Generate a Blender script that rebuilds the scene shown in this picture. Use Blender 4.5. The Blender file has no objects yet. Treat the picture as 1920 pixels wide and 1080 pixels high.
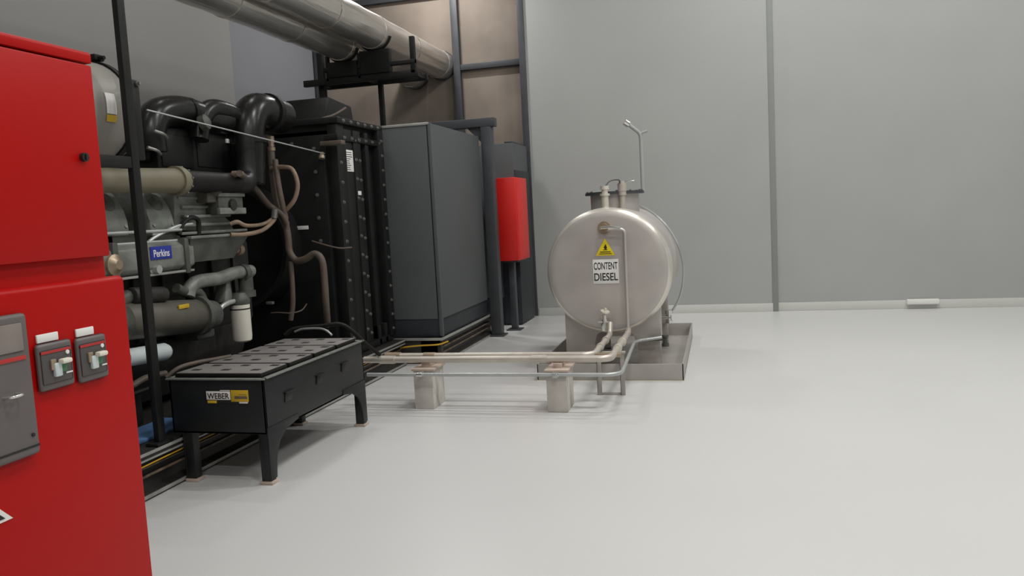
import bpy, bmesh, math, random
from mathutils import Vector, Matrix
random.seed(4)
PI = math.pi
C = bpy.context.scene.collection

# ------------------------------------------------------------------ camera
F = 1486.0
H = 1.6
yaw, pitch, roll = .2585, .0942, .0527
FW = Vector((-math.sin(yaw)*math.cos(pitch), math.cos(yaw)*math.cos(pitch), -math.sin(pitch)))
r0 = Vector((math.cos(yaw), math.sin(yaw), 0)); u0 = r0.cross(FW)
RT = math.cos(roll)*r0 - math.sin(roll)*u0
UP = math.cos(roll)*u0 + math.sin(roll)*r0
cam = bpy.data.cameras.new('camera'); cam.sensor_width = 36; cam.lens = F/1920*36
cam.clip_start = .05
co = bpy.data.objects.new('camera', cam); C.objects.link(co)
M = Matrix((RT, UP, -FW)).transposed().to_4x4(); M.translation = (0, 0, H)
co.matrix_world = M
bpy.context.scene.camera = co

def P(px, py, ax, val):
    """a point of the place, read off the photograph on a known plane"""
    d = FW + RT*((px-960)/F) - UP*((py-540)/F)
    o = Vector((0, 0, H)); i = 'xyz'.index(ax)
    return o + d*((val-o[i])/d[i])

# ------------------------------------------------------------------ materials
def lin(c):
    return tuple((v/255/12.92 if v/255 <= .04045 else ((v/255+.055)/1.055)**2.4) for v in c)
MATS = {}
def mat(name, rgb, rough=.5, metal=0.0, var=.08, scale=6.0, bump=0.0, bscale=40.0, stretch=(1, 1, 1), spec=.5, dirt_reflection=None, coat=0.0):
    m = bpy.data.materials.new(name); m.use_nodes = True
    nt = m.node_tree; b = nt.nodes['Principled BSDF']
    tc = nt.nodes.new('ShaderNodeTexCoord'); mp = nt.nodes.new('ShaderNodeMapping'); mp.inputs['Scale'].default_value = stretch
    nt.links.new(tc.outputs['Object'], mp.inputs['Vector'])
    n = nt.nodes.new('ShaderNodeTexNoise'); n.inputs['Scale'].default_value = scale; n.inputs['Detail'].default_value = 6
    nt.links.new(mp.outputs['Vector'], n.inputs['Vector'])
    cr = nt.nodes.new('ShaderNodeValToRGB'); c = lin(rgb)
    d = lin(dirt_reflection) if dirt_reflection else tuple(v*(1-var*1.6) for v in c)
    cr.color_ramp.elements[0].position = .32; cr.color_ramp.elements[0].color = (*d, 1)
    cr.color_ramp.elements[1].position = .68; cr.color_ramp.elements[1].color = (*[min(1, v*(1+var)) for v in c], 1)
    nt.links.new(n.outputs['Fac'], cr.inputs['Fac']); nt.links.new(cr.outputs['Color'], b.inputs['Base Color'])
    mr = nt.nodes.new('ShaderNodeMapRange'); mr.inputs['To Min'].default_value = max(.03, rough*.85); mr.inputs['To Max'].default_value = min(1, rough*1.15)
    nt.links.new(n.outputs['Fac'], mr.inputs['Value']); nt.links.new(mr.outputs['Result'], b.inputs['Roughness'])
    b.inputs['Metallic'].default_value = metal
    b.inputs['Specular IOR Level'].default_value = spec
    b.inputs['Coat Weight'].default_value = coat
    if bump:
        n2 = nt.nodes.new('ShaderNodeTexNoise'); n2.inputs['Scale'].default_value = bscale; n2.inputs['Detail'].default_value = 4
        nt.links.new(mp.outputs['Vector'], n2.inputs['Vector'])
        bp = nt.nodes.new('ShaderNodeBump'); bp.inputs['Strength'].default_value = bump; bp.inputs['Distance'].default_value = .02
        nt.links.new(n2.outputs['Fac'], bp.inputs['Height']); nt.links.new(bp.outputs['Normal'], b.inputs['Normal'])
    MATS[name] = m
    return m
mat('floor_epoxy', (207, 207, 205), .34, 0, .012, .5, spec=.4)
mat('wall_grey', (168, 170, 167), .55, 0, .02, 1.2)
mat('wall_side', (146, 145, 142), .6, 0, .03, .8)
mat('wall_side_blue', (130, 132, 137), .6, 0, .03, .8)
mat('ceiling_white', (205, 205, 202), .8, 0, .02, 1)
mat('cove_white', (205, 206, 201), .45, 0, .02, 1)
mat('tan_panel', (140, 128, 117), .7, 0, .10, 1.1, dirt_reflection=(116, 106, 96))
mat('frame_steel', (72, 74, 78), .5, .2, .08, 5)
mat('red_paint', (172, 8, 4), .42, 0, .02, 2, spec=.18)
mat('red_paint_far', (222, 36, 30), .4, 0, .03, 2)
mat('black_paint', (30, 30, 30), .45, 0, .12, 5, spec=.28)
mat('black_matt', (24, 24, 24), .6, 0, .15, 6, spec=.25)
mat('black_gloss', (25, 25, 24), .28, 0, .1, 5, spec=.35)
mat('skid_black', (44, 42, 40), .5, 0, .2, 5, dirt_reflection=(32, 30, 29))
mat('rack_black', (32, 34, 35), .4, 0, .12, 5, spec=.35)
mat('enclosure_grey', (82, 86, 87), .55, 0, .03, 1.4)
mat('enclosure_base', (40, 44, 50), .5, 0, .08, 3)
mat('engine_grey', (124, 127, 121), .45, .15, .18, 9, bump=.2, bscale=30)
mat('engine_mid', (84, 85, 80), .5, .15, .2, 9, bump=.25, bscale=30)
mat('engine_dark', (44, 43, 40), .6, .1, .25, 7, bump=.3, bscale=25)
mat('olive', (90, 88, 78), .5, .1, .12, 6)
mat('beige', (118, 112, 92), .5, 0, .07, 4)
mat('cleaner_grey', (148, 145, 138), .42, .1, .05, 3)
mat('rubber', (27, 26, 25), .55, 0, .1, 8, spec=.25)
mat('hose_brown', (94, 82, 72), .6, 0, .12, 9)
mat('hose_tan', (140, 120, 102), .55, 0, .1, 9)
mat('white_plastic', (226, 222, 208), .4, 0, .03, 5)
mat('filter_blue', (205, 216, 216), .4, 0, .03, 5)
mat('blue_pan', (92, 130, 176), .5, 0, .1, 5)
mat('label_white', (232, 230, 226), .6, 0, .02, 8)
mat('label_yellow', (206, 172, 40), .55, 0, .06, 10)
mat('sign_yellow', (240, 214, 20), .5, 0, .02, 10)
mat('ink', (26, 26, 26), .6, 0, .02, 10)
mat('blue_plate', (36, 52, 150), .4, 0, .06, 10)
mat('tag_red', (178, 44, 42), .5, 0, .05, 10)
mat('stainless', (196, 190, 185), .44, .5, .07, 2.2, bump=.05, bscale=12)
mat('stainless_rim', (224, 218, 208), .3, .55, .05, 4)
mat('stainless_bright', (236, 230, 216), .3, .45, .05, 4)
mat('pan_steel', (176, 171, 166), .45, .4, .07, 3)
mat('galvanised', (204, 196, 186), .38, .45, .06, 9)
mat('conduit_steel', (186, 189, 187), .36, .5, .05, 9)
mat('chrome', (225, 225, 222), .18, .9, .03, 9)
mat('brass', (170, 152, 130), .4, .6, .1, 9)
mat('concrete', (200, 194, 187), .75, 0, .08, 6, bump=.1, bscale=60)
mat('tile_pad', (196, 178, 164), .6, 0, .12, 14)
mat('foil', (238, 234, 228), .25, .78, .1, 3.2, bump=1.0, bscale=3.0, stretch=(2.6, .12, 2.6), dirt_reflection=(196, 190, 182))  # darker lengthwise streaks put reflections of the surroundings into the foil colour
mat('battery_grey', (124, 120, 117), .55, 0, .05, 8)
mat('breaker_grey', (104, 98, 96), .5, .2, .05, 4)
mat('breaker_dark', (84, 79, 78), .5, .1, .06, 4)
mat('window_smoke', (132, 122, 116), .25, 0, .12, 6)
mat('green_plastic', (70, 120, 84), .5, 0, .05, 6)
mat('cable_yellow', (206, 160, 40), .5, 0, .06, 9)
mat('bolt_steel', (135, 135, 130), .4, .6, .1, 20)
mat('rail_light', (170, 170, 164), .4, .4, .1, 8)
mat('rust_edge', (120, 104, 86), .6, .2, .2, 14, dirt_reflection=(84, 74, 62))

# ------------------------------------------------------------------ geometry helpers
class MB:
    def __init__(s): s.bm = bmesh.new()
    def _merge(s, tb):
        me = bpy.data.meshes.new('t'); tb.to_mesh(me); tb.free(); s.bm.from_mesh(me); bpy.data.meshes.remove(me)
    def box(s, lo, hi, bev=0.0, mtx=None, seg=2):
        tb = bmesh.new(); bmesh.ops.create_cube(tb, size=1)
        lo, hi = Vector(lo), Vector(hi)
        for v in tb.verts: v.co = Vector([lo[k]+(v.co[k]+.5)*(hi[k]-lo[k]) for k in range(3)])
        if bev: bmesh.ops.bevel(tb, geom=tb.edges[:], offset=bev, segments=seg, profile=.5, affect='EDGES')
        if mtx: bmesh.ops.transform(tb, matrix=mtx, verts=tb.verts)
        s._merge(tb); return s
    def cyl(s, a, b, r0, r1=None, seg=24, bev=0.0):
        a, b = Vector(a), Vector(b); r1 = r0 if r1 is None else r1
        d = b-a; L = d.length
        prof = [(0, r0), (L, r1)]
        if bev: prof = [(0, r0-bev), (bev*.3, r0-bev*.3), (bev, r0), (L-bev, r1), (L-bev*.3, r1-bev*.3), (L, r1-bev)]
        return s.lathe(a, d, prof, seg)
    def lathe(s, o, axis, prof, seg=32, cap=True):
        o = Vector(o); ax = Vector(axis).normalized()
        x = ax.orthogonal().normalized(); y = ax.cross(x)
        rings = []
        for h, r in prof:
            rings.append([s.bm.verts.new(o+ax*h+(x*math.cos(t)+y*math.sin(t))*max(r, 1e-4)) for t in [2*PI*k/seg for k in range(seg)]])
        for p, q in zip(rings, rings[1:]):
            for k in range(seg): s.bm.faces.new((p[k], p[(k+1) % seg], q[(k+1) % seg], q[k]))
        if cap:
            s.bm.faces.new(rings[0][::-1]); s.bm.faces.new(rings[-1])
        return s
    def tube(s, pts, r, seg=12, smooth=True, sub=6, taper=None):
        pts = [Vector(p) for p in pts]
        if smooth and len(pts) > 2:
            q = [pts[0]*2-pts[1]]+pts+[pts[-1]*2-pts[-2]]; out = []
            for i in range(1, len(q)-2):
                p0, p1, p2, p3 = q[i-1:i+3]
                for k in range(sub):
                    t = k/sub
                    out.append(.5*((2*p1)+(p2-p0)*t+(2*p0-5*p1+4*p2-p3)*t*t+(3*p1-p0-3*p2+p3)*t**3))
            out.append(pts[-1]); pts = out
        n = len(pts); prev = None; x = None
        for i, p in enumerate(pts):
            t = (pts[min(i+1, n-1)]-pts[max(i-1, 0)]).normalized()
            x = t.orthogonal().normalized() if x is None else (x-t*x.dot(t)).normalized()
            y = t.cross(x)
            rr = r if taper is None else r+(taper-r)*i/(n-1)
            ring = [s.bm.verts.new(p+(x*math.cos(a)+y*math.sin(a))*rr) for a in [2*PI*k/seg for k in range(seg)]]
            if prev:
                for k in range(seg): s.bm.faces.new((prev[k], prev[(k+1) % seg], ring[(k+1) % seg], ring[k]))
            else: s.bm.faces.new(ring[::-1])
            prev = ring
        s.bm.faces.new(prev); return s
    def bends(s, pts, r, rad, seg=14):
        """straight runs with rounded elbows"""
        pts = [Vector(p) for p in pts]; out = [pts[0]]
        for a, b, c in zip(pts, pts[1:], pts[2:]):
            u = (a-b).normalized(); v = (c-b).normalized(); k = min(rad, (a-b).length*.45, (c-b).length*.45)
            for i in range(7):
                t = i/6; out.append((b+u*k)*(1-t)**2+b*2*t*(1-t)+(b+v*k)*t*t)
        out.append(pts[-1]); return s.tube(out, r, seg, smooth=False)
    def prism(s, poly, ax, a, b, bev=0):
        """poly in the plane across ax ('x': (y,z), 'y': (x,z), 'z': (x,y)), from a to b"""
        def pt(u, v, w): return {'x': (w, u, v), 'y': (u, w, v), 'z': (u, v, w)}[ax]
        tb = bmesh.new()
        lo = [tb.verts.new(pt(u, v, a)) for u, v in poly]; hi = [tb.verts.new(pt(u, v, b)) for u, v in poly]
        n = len(poly); tb.faces.new(lo); tb.faces.new(hi[::-1])
        for k in range(n): tb.faces.new((lo[k], hi[k], hi[(k+1) % n], lo[(k+1) % n]))
        if bev: bmesh.ops.bevel(tb, geom=tb.edges[:], offset=bev, segments=2, profile=.5, affect='EDGES')
        s._merge(tb); return s
    def hexa(s, c8):
        v = [s.bm.verts.new(p) for p in c8]
        for f in ((0, 1, 2, 3), (7, 6, 5, 4), (0, 4, 5, 1), (1, 5, 6, 2), (2, 6, 7, 3), (3, 7, 4, 0)): s.bm.faces.new([v[i] for i in f])
        return s
    def build(s, name, m, parent=None, label=None, sharp=35, origin=None):
        bmesh.ops.recalc_face_normals(s.bm, faces=s.bm.faces[:])
        org = Vector(parent['_o']) if parent is not None else (Vector(origin) if origin else Vector((0, 0, 0)))
        bmesh.ops.translate(s.bm, vec=-org, verts=s.bm.verts)
        me = bpy.data.meshes.new(name); s.bm.to_mesh(me); s.bm.free()
        me.polygons.foreach_set('use_smooth', [True]*len(me.polygons)); me.set_sharp_from_angle(angle=math.radians(sharp))
        me.materials.append(MATS[m])
        o = bpy.data.objects.new(name, me); C.objects.link(o)
        o['_o'] = tuple(org)
        if parent is not None: o.parent = parent
        else: o.location = org
        if label: o['label'] = label
        return o

def thing(name, label, cat, loc, group=None):
    o = bpy.data.objects.new(name, None); C.objects.link(o); o.empty_display_size = .1
    o.location = loc; o['label'] = label; o['category'] = cat; o['_o'] = tuple(loc)
    if group: o['group'] = group
    return o
def tag(o, label, cat, group=None):
    o['label'] = label; o['category'] = cat
    if group: o['group'] = group
    return o
def struct(name, mb, m):
    o = mb.build(name, m); o['kind'] = 'structure'; return o
def text(name, body, m, parent, o, xdir, updir, width, height, depth=.0012):
    cu = bpy.data.curves.new(name, 'FONT'); cu.body = body; cu.align_x = 'CENTER'; cu.align_y = 'CENTER'; cu.size = 1; cu.extrude = .004; cu.offset = .012
    t = bpy.data.objects.new(name, cu); C.objects.link(t)
    bpy.context.view_layer.update()
    dg = bpy.context.evaluated_depsgraph_get(); me = bpy.data.meshes.new_from_object(t.evaluated_get(dg))
    bpy.data.objects.remove(t); bpy.data.curves.remove(cu)
    xs = [v.co.x for v in me.vertices]; ys = [v.co.y for v in me.vertices]
    sx = width/(max(xs)-min(xs)); sy = height/(max(ys)-min(ys)); cx = (max(xs)+min(xs))/2; cy = (max(ys)+min(ys))/2
    X = Vector(xdir).normalized(); Y = Vector(updir).normalized(); N = X.cross(Y)
    org = Vector(parent['_o'])
    for v in me.vertices: v.co = Vector(o)+X*((v.co.x-cx)*sx)+Y*((v.co.y-cy)*sy)+N*(depth if v.co.z > 0 else -depth*.2)-org
    me.materials.append(MATS[m])
    ob = bpy.data.objects.new(name, me); C.objects.link(ob); ob.parent = parent; ob['_o'] = tuple(org)
    return ob

# ------------------------------------------------------------------ the room
XL, XR, YB, YF, ZC = -6.3, 8.5, -6.0, 12.05, 7.2
YW = 11.85
struct('floor', MB().box((XL-.2, YB-.2, -.2), (XR+.2, YF+.3, 0)), 'floor_epoxy')
struct('ceiling', MB().box((XL-.2, YB-.2, ZC), (XR+.2, YF+.3, ZC+.2)), 'ceiling_white')
struct('wall_left', MB().box((XL-.2, YB-.2, 0), (XL, YF+.3, ZC)), 'wall_side_blue')
struct('wall_right', MB().box((XR, YB-.2, 0), (XR+.2, YF+.3, ZC)), 'wall_grey')
struct('wall_front', MB().box((XL, YB-.2, 0), (XR, YB, ZC)), 'wall_grey')
struct('wall_back', MB().box((-2.74, YW, 0), (.72, YW+.35, ZC)).box((.72, YW+.035, 0), (XR, YW+.35, ZC)), 'wall_grey')
struct('wall_tan', MB().box((XL, YF, 0), (-2.74, YF+.25, ZC)), 'tan_panel')
struct('trim_4', MB().box((XL, -6, 0), (XL+.09, 9.55, ZC), .01), 'wall_side')
struct('baseboard_back', MB().box((-2.72, YW-.012, 0), (.72, YW, .12), .004).box((.72, YW+.02, 0), (XR, YW+.035, .12), .004), 'cove_white')
struct('trim_1', MB().box((-2.83, YW-.03, 0), (-2.735, YF, ZC), .006), 'frame_steel')       # dark corner column
mat('seam_grey', (140, 143, 141), .6, 0, .02, 2)
struct('trim_2', MB().box((.71, YW-.006, 0), (.795, YW+.036, ZC), .01), 'seam_grey')           # seam of the grey wall
f = MB().box((-3.92, YF-.09, 0), (-3.81, YF, ZC), .005)
f.box((-3.86, YF-.07, 3.84), (-2.83, YF, 3.93), .005)
f.box((XL, YF-.07, 5.0), (-3.86, YF, 5.09), .005)
f.box((-5.16, YF-.05, 5.0), (-5.08, YF, ZC), .005)
f.box((XL+.02, YF-.11, 0), (XL+.13, YF, ZC), .005)
struct('trim_3', f, 'frame_steel')
o = MB().box((2.47, YW-.05, .065), (2.87, YW+.02, .135), .008).build('wall_box', 'label_white', origin=(2.67, YW, .065))
tag(o, 'small flat white box fixed on the skirting of the grey back wall', 'box')

# ------------------------------------------------------------------ red cabinet, foreground left
XC = -1.8
cab = thing('control_cabinet', 'large red control cabinet in the left foreground with grey breakers', 'cabinet', (-2.1, 1.3, 0))
MB().box((-2.5, .55, 0), (XC-.022, 2.035, 2.1), .008).build('body', 'red_paint', cab)
MB().prism([(XC-.7, 2.1), (XC+.001, 2.109), (XC+.001, 2.136), (XC-.006, 2.143), (XC-.7, 2.142)], 'y', .55, 2.036, .004).build('top_cover', 'red_paint', cab)
dr = MB().box((XC-.022, .6, 1.535), (XC, 2.035, 2.104), .006).build('door', 'red_paint', cab)
p = P(155, 295, 'x', XC)
MB().cyl(p, p+Vector((.012, 0, 0)), .013).box(p+Vector((.01, -.003, -.008)), p+Vector((.016, .003, .008))).build('lock', 'ink', dr, 'black round door lock')
MB().prism([(XC-.022, .06), (XC+.015, .06), (XC+.015, 1.462), (XC+.004, 1.472), (XC-.022, 1.472)], 'y', .55, 2.062, .005).build('lower_panel', 'red_paint', cab)
MB().cyl((XC-.004, 2.062, .93), (XC-.004, 2.062, 1.01), .012).build('hinge', 'red_paint', cab)
xf = XC+.015
def quad_slab(px4, x0, x1):
    pts = [P(a, b, 'x', x0) for a, b in px4]
    ys = [q.y for q in pts]; zs = [q.z for q in pts]
    return (x0, min(ys), min(zs)), (x1, max(ys), max(zs))
# large breaker at the left edge
br = MB().box((xf, 1.28, 1.03), (xf+.022, 1.678, 1.408), .012, seg=3).build('main_breaker', 'breaker_grey', cab, 'large grey breaker cover')
MB().box((xf+.02, 1.34, 1.31), (xf+.026, 1.655, 1.385), .004).build('window', 'window_smoke', br)
MB().box((xf+.02, 1.3, 1.287), (xf+.0245, 1.658, 1.298), .001).build('stripe', 'tag_red', br)
MB().box((xf+.02, 1.3, 1.052), (xf+.0235, 1.672, 1.057)).cyl((xf+.02, 1.655, 1.085), (xf+.0245, 1.655, 1.085), .005).build('slot', 'ink', br)
MB().tube([(xf+.021, 1.58, 1.2), (xf+.045, 1.585, 1.202), (xf+.045, 1.615, 1.203), (xf+.021, 1.62, 1.203)], .004).build('pull_handle', 'chrome', br)
for i, (y0, y1, z0, z1) in enumerate(((1.703, 1.822, 1.185, 1.315), (1.838, 1.951, 1.18, 1.31))):
    k = MB().box((xf, y0, z0), (xf+.016, y1, z1), .01, seg=3).build('circuit_breaker', 'breaker_grey', cab)
    MB().box((xf+.015, y0+.006, z0+.018), (xf+.019, y1-.012, z1-.018), .004).build('cover', 'breaker_dark', k)
    MB().box((xf+.016, y0+.006, z1-.028), (xf+.0205, y1-.014, z1-.021)).build('stripe', 'tag_red', k)
    MB().cyl((xf+.016, y1-.025, z1-.034), (xf+.0215, y1-.025, z1-.034), .006).build('seal', 'label_white', k)
    ym = (y0+y1)/2; zm = (z0+z1)/2-.004
    MB().box((xf+.018, ym-.02, zm-.026), (xf+.03, ym+.004, zm+.012), .004).build('toggle_base', 'filter_blue', k)
    MB().box((xf+.018, ym-.028, zm-.006), (xf+.026, ym-.01, zm+.024), .003).build('toggle_mark', 'brass', k)
    MB().box((xf+.018, ym+.002, zm-.016), (xf+.028, ym+.022, zm+.02), .003).build('toggle_side', 'green_plastic', k)
    MB().box((xf+.026, ym-.008, zm+.008), (xf+.046, ym+.026, zm+.022), .005).build('toggle_lever', 'white_plastic', k)
    MB().box((xf+.016, ym+.024, zm-.024), (xf+.0205, y1-.013, zm-.02)).build('print', 'label_white', k)
    MB().box((xf-.0, y0+.012, z1+.002), (xf+.006, y1-.035, z1+.025), .002).build('nameplate', 'label_white', k, 'white blank tag')
tri = lambda c, r: [(c[0], c[1]+r), (c[0]+r*.9, c[1]-r*.55), (c[0]-r*.9, c[1]-r*.55)]
sg = MB().prism([(1.50, .975), (1.585, .885), (1.415, .885)], 'x', xf, xf+.003).build('warning_label', 'label_white', cab, 'white bordered triangular label')
MB().prism([(1.50, .955), (1.562, .893), (1.438, .893)], 'x', xf+.003, xf+.0045).build('symbol', 'ink', sg)

# ------------------------------------------------------------------ generator set, black, with open grey engine
gen = thing('generator_set', 'open diesel generator with grey engine and tall black radiator on a black skid', 'generator', (-4.2, 5.6, 0))
XS = -3.35
sk = MB()
sk.prism([(XS-.005, .0), (XS-.005, .035), (XS-.07, .05), (XS-.07, .22), (XS-.005, .235), (XS-.005, .285), (XS-.25, .285), (XS-.25, 0)], 'y', 2.6, 8.0, .004)
sk.box((-5.35, 2.6, 0), (-5.1, 8.0, .285), .006)
for y in (2.7, 4.0, 5.3, 6.6, 7.8): sk.box((-5.2, y, .02), (-3.55, y+.15, .26), .004)
skid = sk.build('skid', 'skid_black', gen)
MB().box((-5.1, 2.65, .265), (XS-.16, 7.9, .286)).build('deck', 'skid_black', skid)
MB().box((XS-.005, 2.62, .268), (XS+.004, 7.98, .287), .002).box((XS-.005, 2.62, .236), (XS+.004, 7.98, .248), .002).box((XS-.005, 2.62, .012), (XS+.005, 7.98, .034), .002).build('edge_rail', 'rail_light', skid, 'light worn metal edge')  # pale strips along the skid flange edges
MB().box((XS-.06, 2.62, .12), (XS-.045, 7.98, .135), .002).box((XS-.06, 2.62, .175), (XS-.045, 7.98, .185), .002).build('web_rib', 'rust_edge', skid)
MB().tube([(XS-.012, 2.8, .21), (XS-.008, 3.6, .205), (XS-.01, 4.2, .212), (XS-.03, 5.2, .208), (XS-.03, 7.4, .21)], .0045, 8).build('cable', 'cable_yellow', skid, 'thin yellow cable')
MB().box((-3.78, 3.3, .287), (-3.52, 4.62, .31), .006).build('drip_pan', 'blue_pan', gen, 'pale blue pan')
MB().box((-3.78, 4.74, .287), (-3.52, 5.2, .345), .006).build('drip_pan', 'blue_pan', gen, 'pale blue pan')
# block and sump
XE = -3.8
def E(px, py, x=XE): return P(px, py, 'x', x)
MB().box((-4.75, 3.3, .78), (-4.02, 6.2, 1.5), .04).box((-4.6, 3.3, 1.45), (-4.2, 6.2, 1.62), .02).build('engine_block', 'engine_dark', gen)
MB().prism([(-4.7, .8), (-4.0, .8), (-4.0, .62), (-4.1, .36), (-4.62, .36), (-4.7, .62)], 'y', 3.35, 6.0, .015).box((-4.1, 4.0, .45), (-3.98, 4.6, .66), .015).build('sump', 'engine_dark', gen)
for lo, hi in (((-4.62, 3.5, .285), (-4.0, 3.75, .45)), ((-4.62, 5.6, .285), (-4.0, 5.85, .45)), ((-4.05, 4.3, .285), (-3.86, 4.52, .6))): MB().box(lo, hi, .01).build('engine_mount', 'black_paint', gen)
ribs = MB()
for k in range(9): ribs.box((-4.03, 3.5+k*.3, .82), (-3.99, 3.53+k*.3, 1.45), .005)
ribs.build('block_rib', 'engine_dark', gen)
# cylinder heads: chunky rounded covers leaning toward the room
def head(y, w, m, zb=1.56, zt=1.97):
    mb = MB()
    prof = [(-4.3, zb), (-3.84, zb)]+[(-4.16+.33*math.cos(t), zb+.05+(zt-zb-.05)*math.sin(t)) for t in [PI/2*k/8 for k in range(9)]]+[(-4.3, zt)]
    mb.prism(prof, 'y', y-w/2, y+w/2, .03)
    h = mb.build('cylinder_head', m, gen)
    fl = MB().prism([(-4.28, zb-.02), (-3.82, zb-.02), (-3.82, zb+.03), (-4.28, zb+.03)], 'y', y-w/2-.02, y+w/2+.02, .006).build('flange', 'engine_mid', h)
    cp = MB()
    a = Vector((-3.93, y, zb+.24)); d = Vector((.55, 0, .45)).normalized()
    cp.lathe(a, d, [(0, .085), (.03, .085), (.045, .07), (.06, .03), (.07, .03)], 20); cp.build('cover_cap', 'engine_mid', h)
    for s in (-1, 1):
        for zz in (zb+.08, zb+.2):
            b = Vector((-3.852 - (zz-zb-.08)*.5, y+s*w*.36, zz)); MB().cyl(b, b+Vector((.022, 0, .008)), .014, seg=6).build('bolt', 'bolt_steel', h)
    return h
for px in (178, 222, 312): head(E(px, 400).y, .27, 'engine_grey')
# the fourth, wider, finned unit near the radiator: stacked plates stepping down to the right
y4 = E(405, 420).y
h4 = MB().prism([(5.02, 1.60), (5.78, 1.56), (5.72, 1.66), (5.45, 1.80), (5.3, 1.93), (5.06, 1.95)], 'x', -4.25, -3.86, .02).build('cylinder_head', 'engine_grey', gen)
pl = MB()
for k, (ya, yb, z) in enumerate(((5.02, 5.86, 1.565), (5.06, 5.8, 1.625), (5.1, 5.68, 1.69), (5.1, 5.55, 1.76), (5.08, 5.42, 1.83))):
    pl.box((-4.2, ya, z), (-3.80-.012*k, yb, z+.022), .005)
pl.build('cooling_plate', 'engine_grey', h4, 'stacked pale edged plates')
MB().box((-3.88, 5.3, 1.8), (-3.76, 5.42, 1.88), .015).cyl((-3.8, 5.38, 1.86), (-3.72, 5.4, 1.9), .03).build('connector', 'olive', h4)
# intake box under it
b = MB().hexa([(-4.1, 5.02, 1.34), (-3.78, 5.06, 1.36), (-3.78, 5.6, 1.36), (-4.1, 5.66, 1.34), (-4.1, 5.02, 1.55), (-3.72, 5.0, 1.55), (-3.72, 5.74, 1.53), (-4.1, 5.74, 1.55)])
ib = b.build('intake_box', 'engine_mid', gen)
MB().box((-3.75, 4.99, 1.535), (-3.7, 5.77, 1.556), .005).build('lip', 'engine_grey', ib)
MB().lathe((-3.8, 5.62, 1.42), (0, 1, 0), [(0, .03), (.06, .03), (.06, .045), (.11, .045)], 14).build('red_cap', 'hose_tan', ib)
# rocker rail bars
for z, x in ((1.605, -3.79), (1.53, -3.79)):
    MB().tube([(x, 3.4, z), (x, 5.0, z)], .011, 8, smooth=False).build('fuel_rail', 'conduit_steel', gen)
MB().tube([E(272, 460), E(290, 445), E(330, 425), E(360, 420)], .012, 8).build('fuel_line', 'conduit_steel', gen)
MB().tube([E(285, 440), E(320, 432), E(345, 420), E(352, 405)], .009, 8).build('fuel_line', 'conduit_steel', gen)
MB().tube([E(335, 440), E(342, 420), E(358, 408), E(372, 415), E(372, 450)], .018, 8).build('fuel_line', 'rubber', gen)
# charge cooler body with the blue maker's plate
ya, yb = E(190, 480).y, E(352, 480).y
cb = MB().prism([(-4.1, 1.31), (-3.80, 1.31), (-3.74, 1.35), (-3.74, 1.49), (-3.80, 1.535), (-4.1, 1.535)], 'y', ya-.4, yb, .012).build('charge_cooler', 'engine_grey', gen)
a = P(280, 463, 'x', -3.74); c = P(320, 484, 'x', -3.74)
mp = MB().box((-3.741, a.y, c.z), (-3.733, c.y+.01, a.z), .002).build('maker_plate', 'blue_plate', cb, 'blue plate with white lettering')
text('lettering', 'Perkins', 'label_white', mp, (-3.733, (a.y+c.y)/2+.005, (a.z+c.z)/2-.003), (0, 1, 0), (0, 0, 1), (c.y-a.y)*.78, .05)
MB().box((-3.79, ya-.3, 1.30), (-3.735, yb-.02, 1.316), .004).build('lip', 'rail_light', cb)
q = E(217, 497, -3.72); MB().lathe(q, (1, 0, 0), [(-.06, .07), (0, .07), (.01, .05), (.03, .03)], 16).build('end_cap', 'brass', cb)
q = E(297, 505, -3.72); MB().lathe(q-Vector((.08, 0, 0)), (1, 0, 0), [(0, .045), (.05, .045), (.05, .03), (.09, .03)], 10).build('fitting', 'conduit_steel', cb)
for yy in (ya+.02, yb-.12):
    MB().box((-3.85, yy, 1.29), (-3.725, yy+.05, 1.545), .01).build('clamp', 'engine_mid', cb)
# coolant elbow
el = MB().tube([E(352, 556), E(356, 540), E(372, 528), E(410, 522), E(440, 512), E(470, 508)], .052, 16).build('coolant_elbow', 'engine_grey', gen)
MB().lathe(E(452, 512), (.1, 1, .05), [(0, .07), (.05, .07)], 18).lathe(E(462, 545), (0, 0, 1), [(-.05, .075), (.0, .075), (.0, .06), (.16, .06)], 18).build('thermostat_housing', 'engine_mid', el)
# starter motor
s0 = E(222, 604); s1 = E(368, 592)
st = MB().cyl(s0, s1, .125, seg=28, bev=.02).build('starter_motor', 'olive', gen, 'olive grey cylinder')
dv = (s1-s0).normalized()
MB().lathe(s1-dv*.02, dv, [(0, .15), (.05, .15), (.07, .12), (.2, .11), (.22, .07)], 24).build('drive_housing', 'engine_mid', st)
MB().lathe(s0-dv*.16, dv, [(0, .09), (.02, .14), (.14, .14), (.17, .125)], 24).build('end_bell', 'engine_mid', st)
MB().cyl(s0+dv*.1+Vector((.03, 0, .17)), s0+dv*.42+Vector((.03, 0, .17)), .055, seg=18, bev=.01).build('solenoid', 'engine_dark', st)
a = s0+dv*.46+Vector((.105, 0, .06)); MB().box(a, a+Vector((.012, .11, .03)), .003).build('sticker', 'label_yellow', st, 'small yellow sticker')
MB().tube([E(215, 575), E(232, 560), E(262, 552), E(285, 556)], .05, 12).build('exhaust_elbow', 'engine_mid', gen)
MB().tube([E(330, 540), E(352, 548), E(372, 548), E(384, 575), E(384, 612)], .035, 12).build('oil_line', 'engine_mid', gen)
MB().lathe(E(392, 590), (1, 0, 0), [(-.2, .09), (0, .09), (.0, .06), (.04, .06)], 20).build('pump_cover', 'engine_mid', gen)
MB().box(E(386, 628)-Vector((.2, .1, .03)), E(386, 628)+Vector((0, .12, .05)), .02).build('pump_cover', 'engine_mid', gen)
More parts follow.
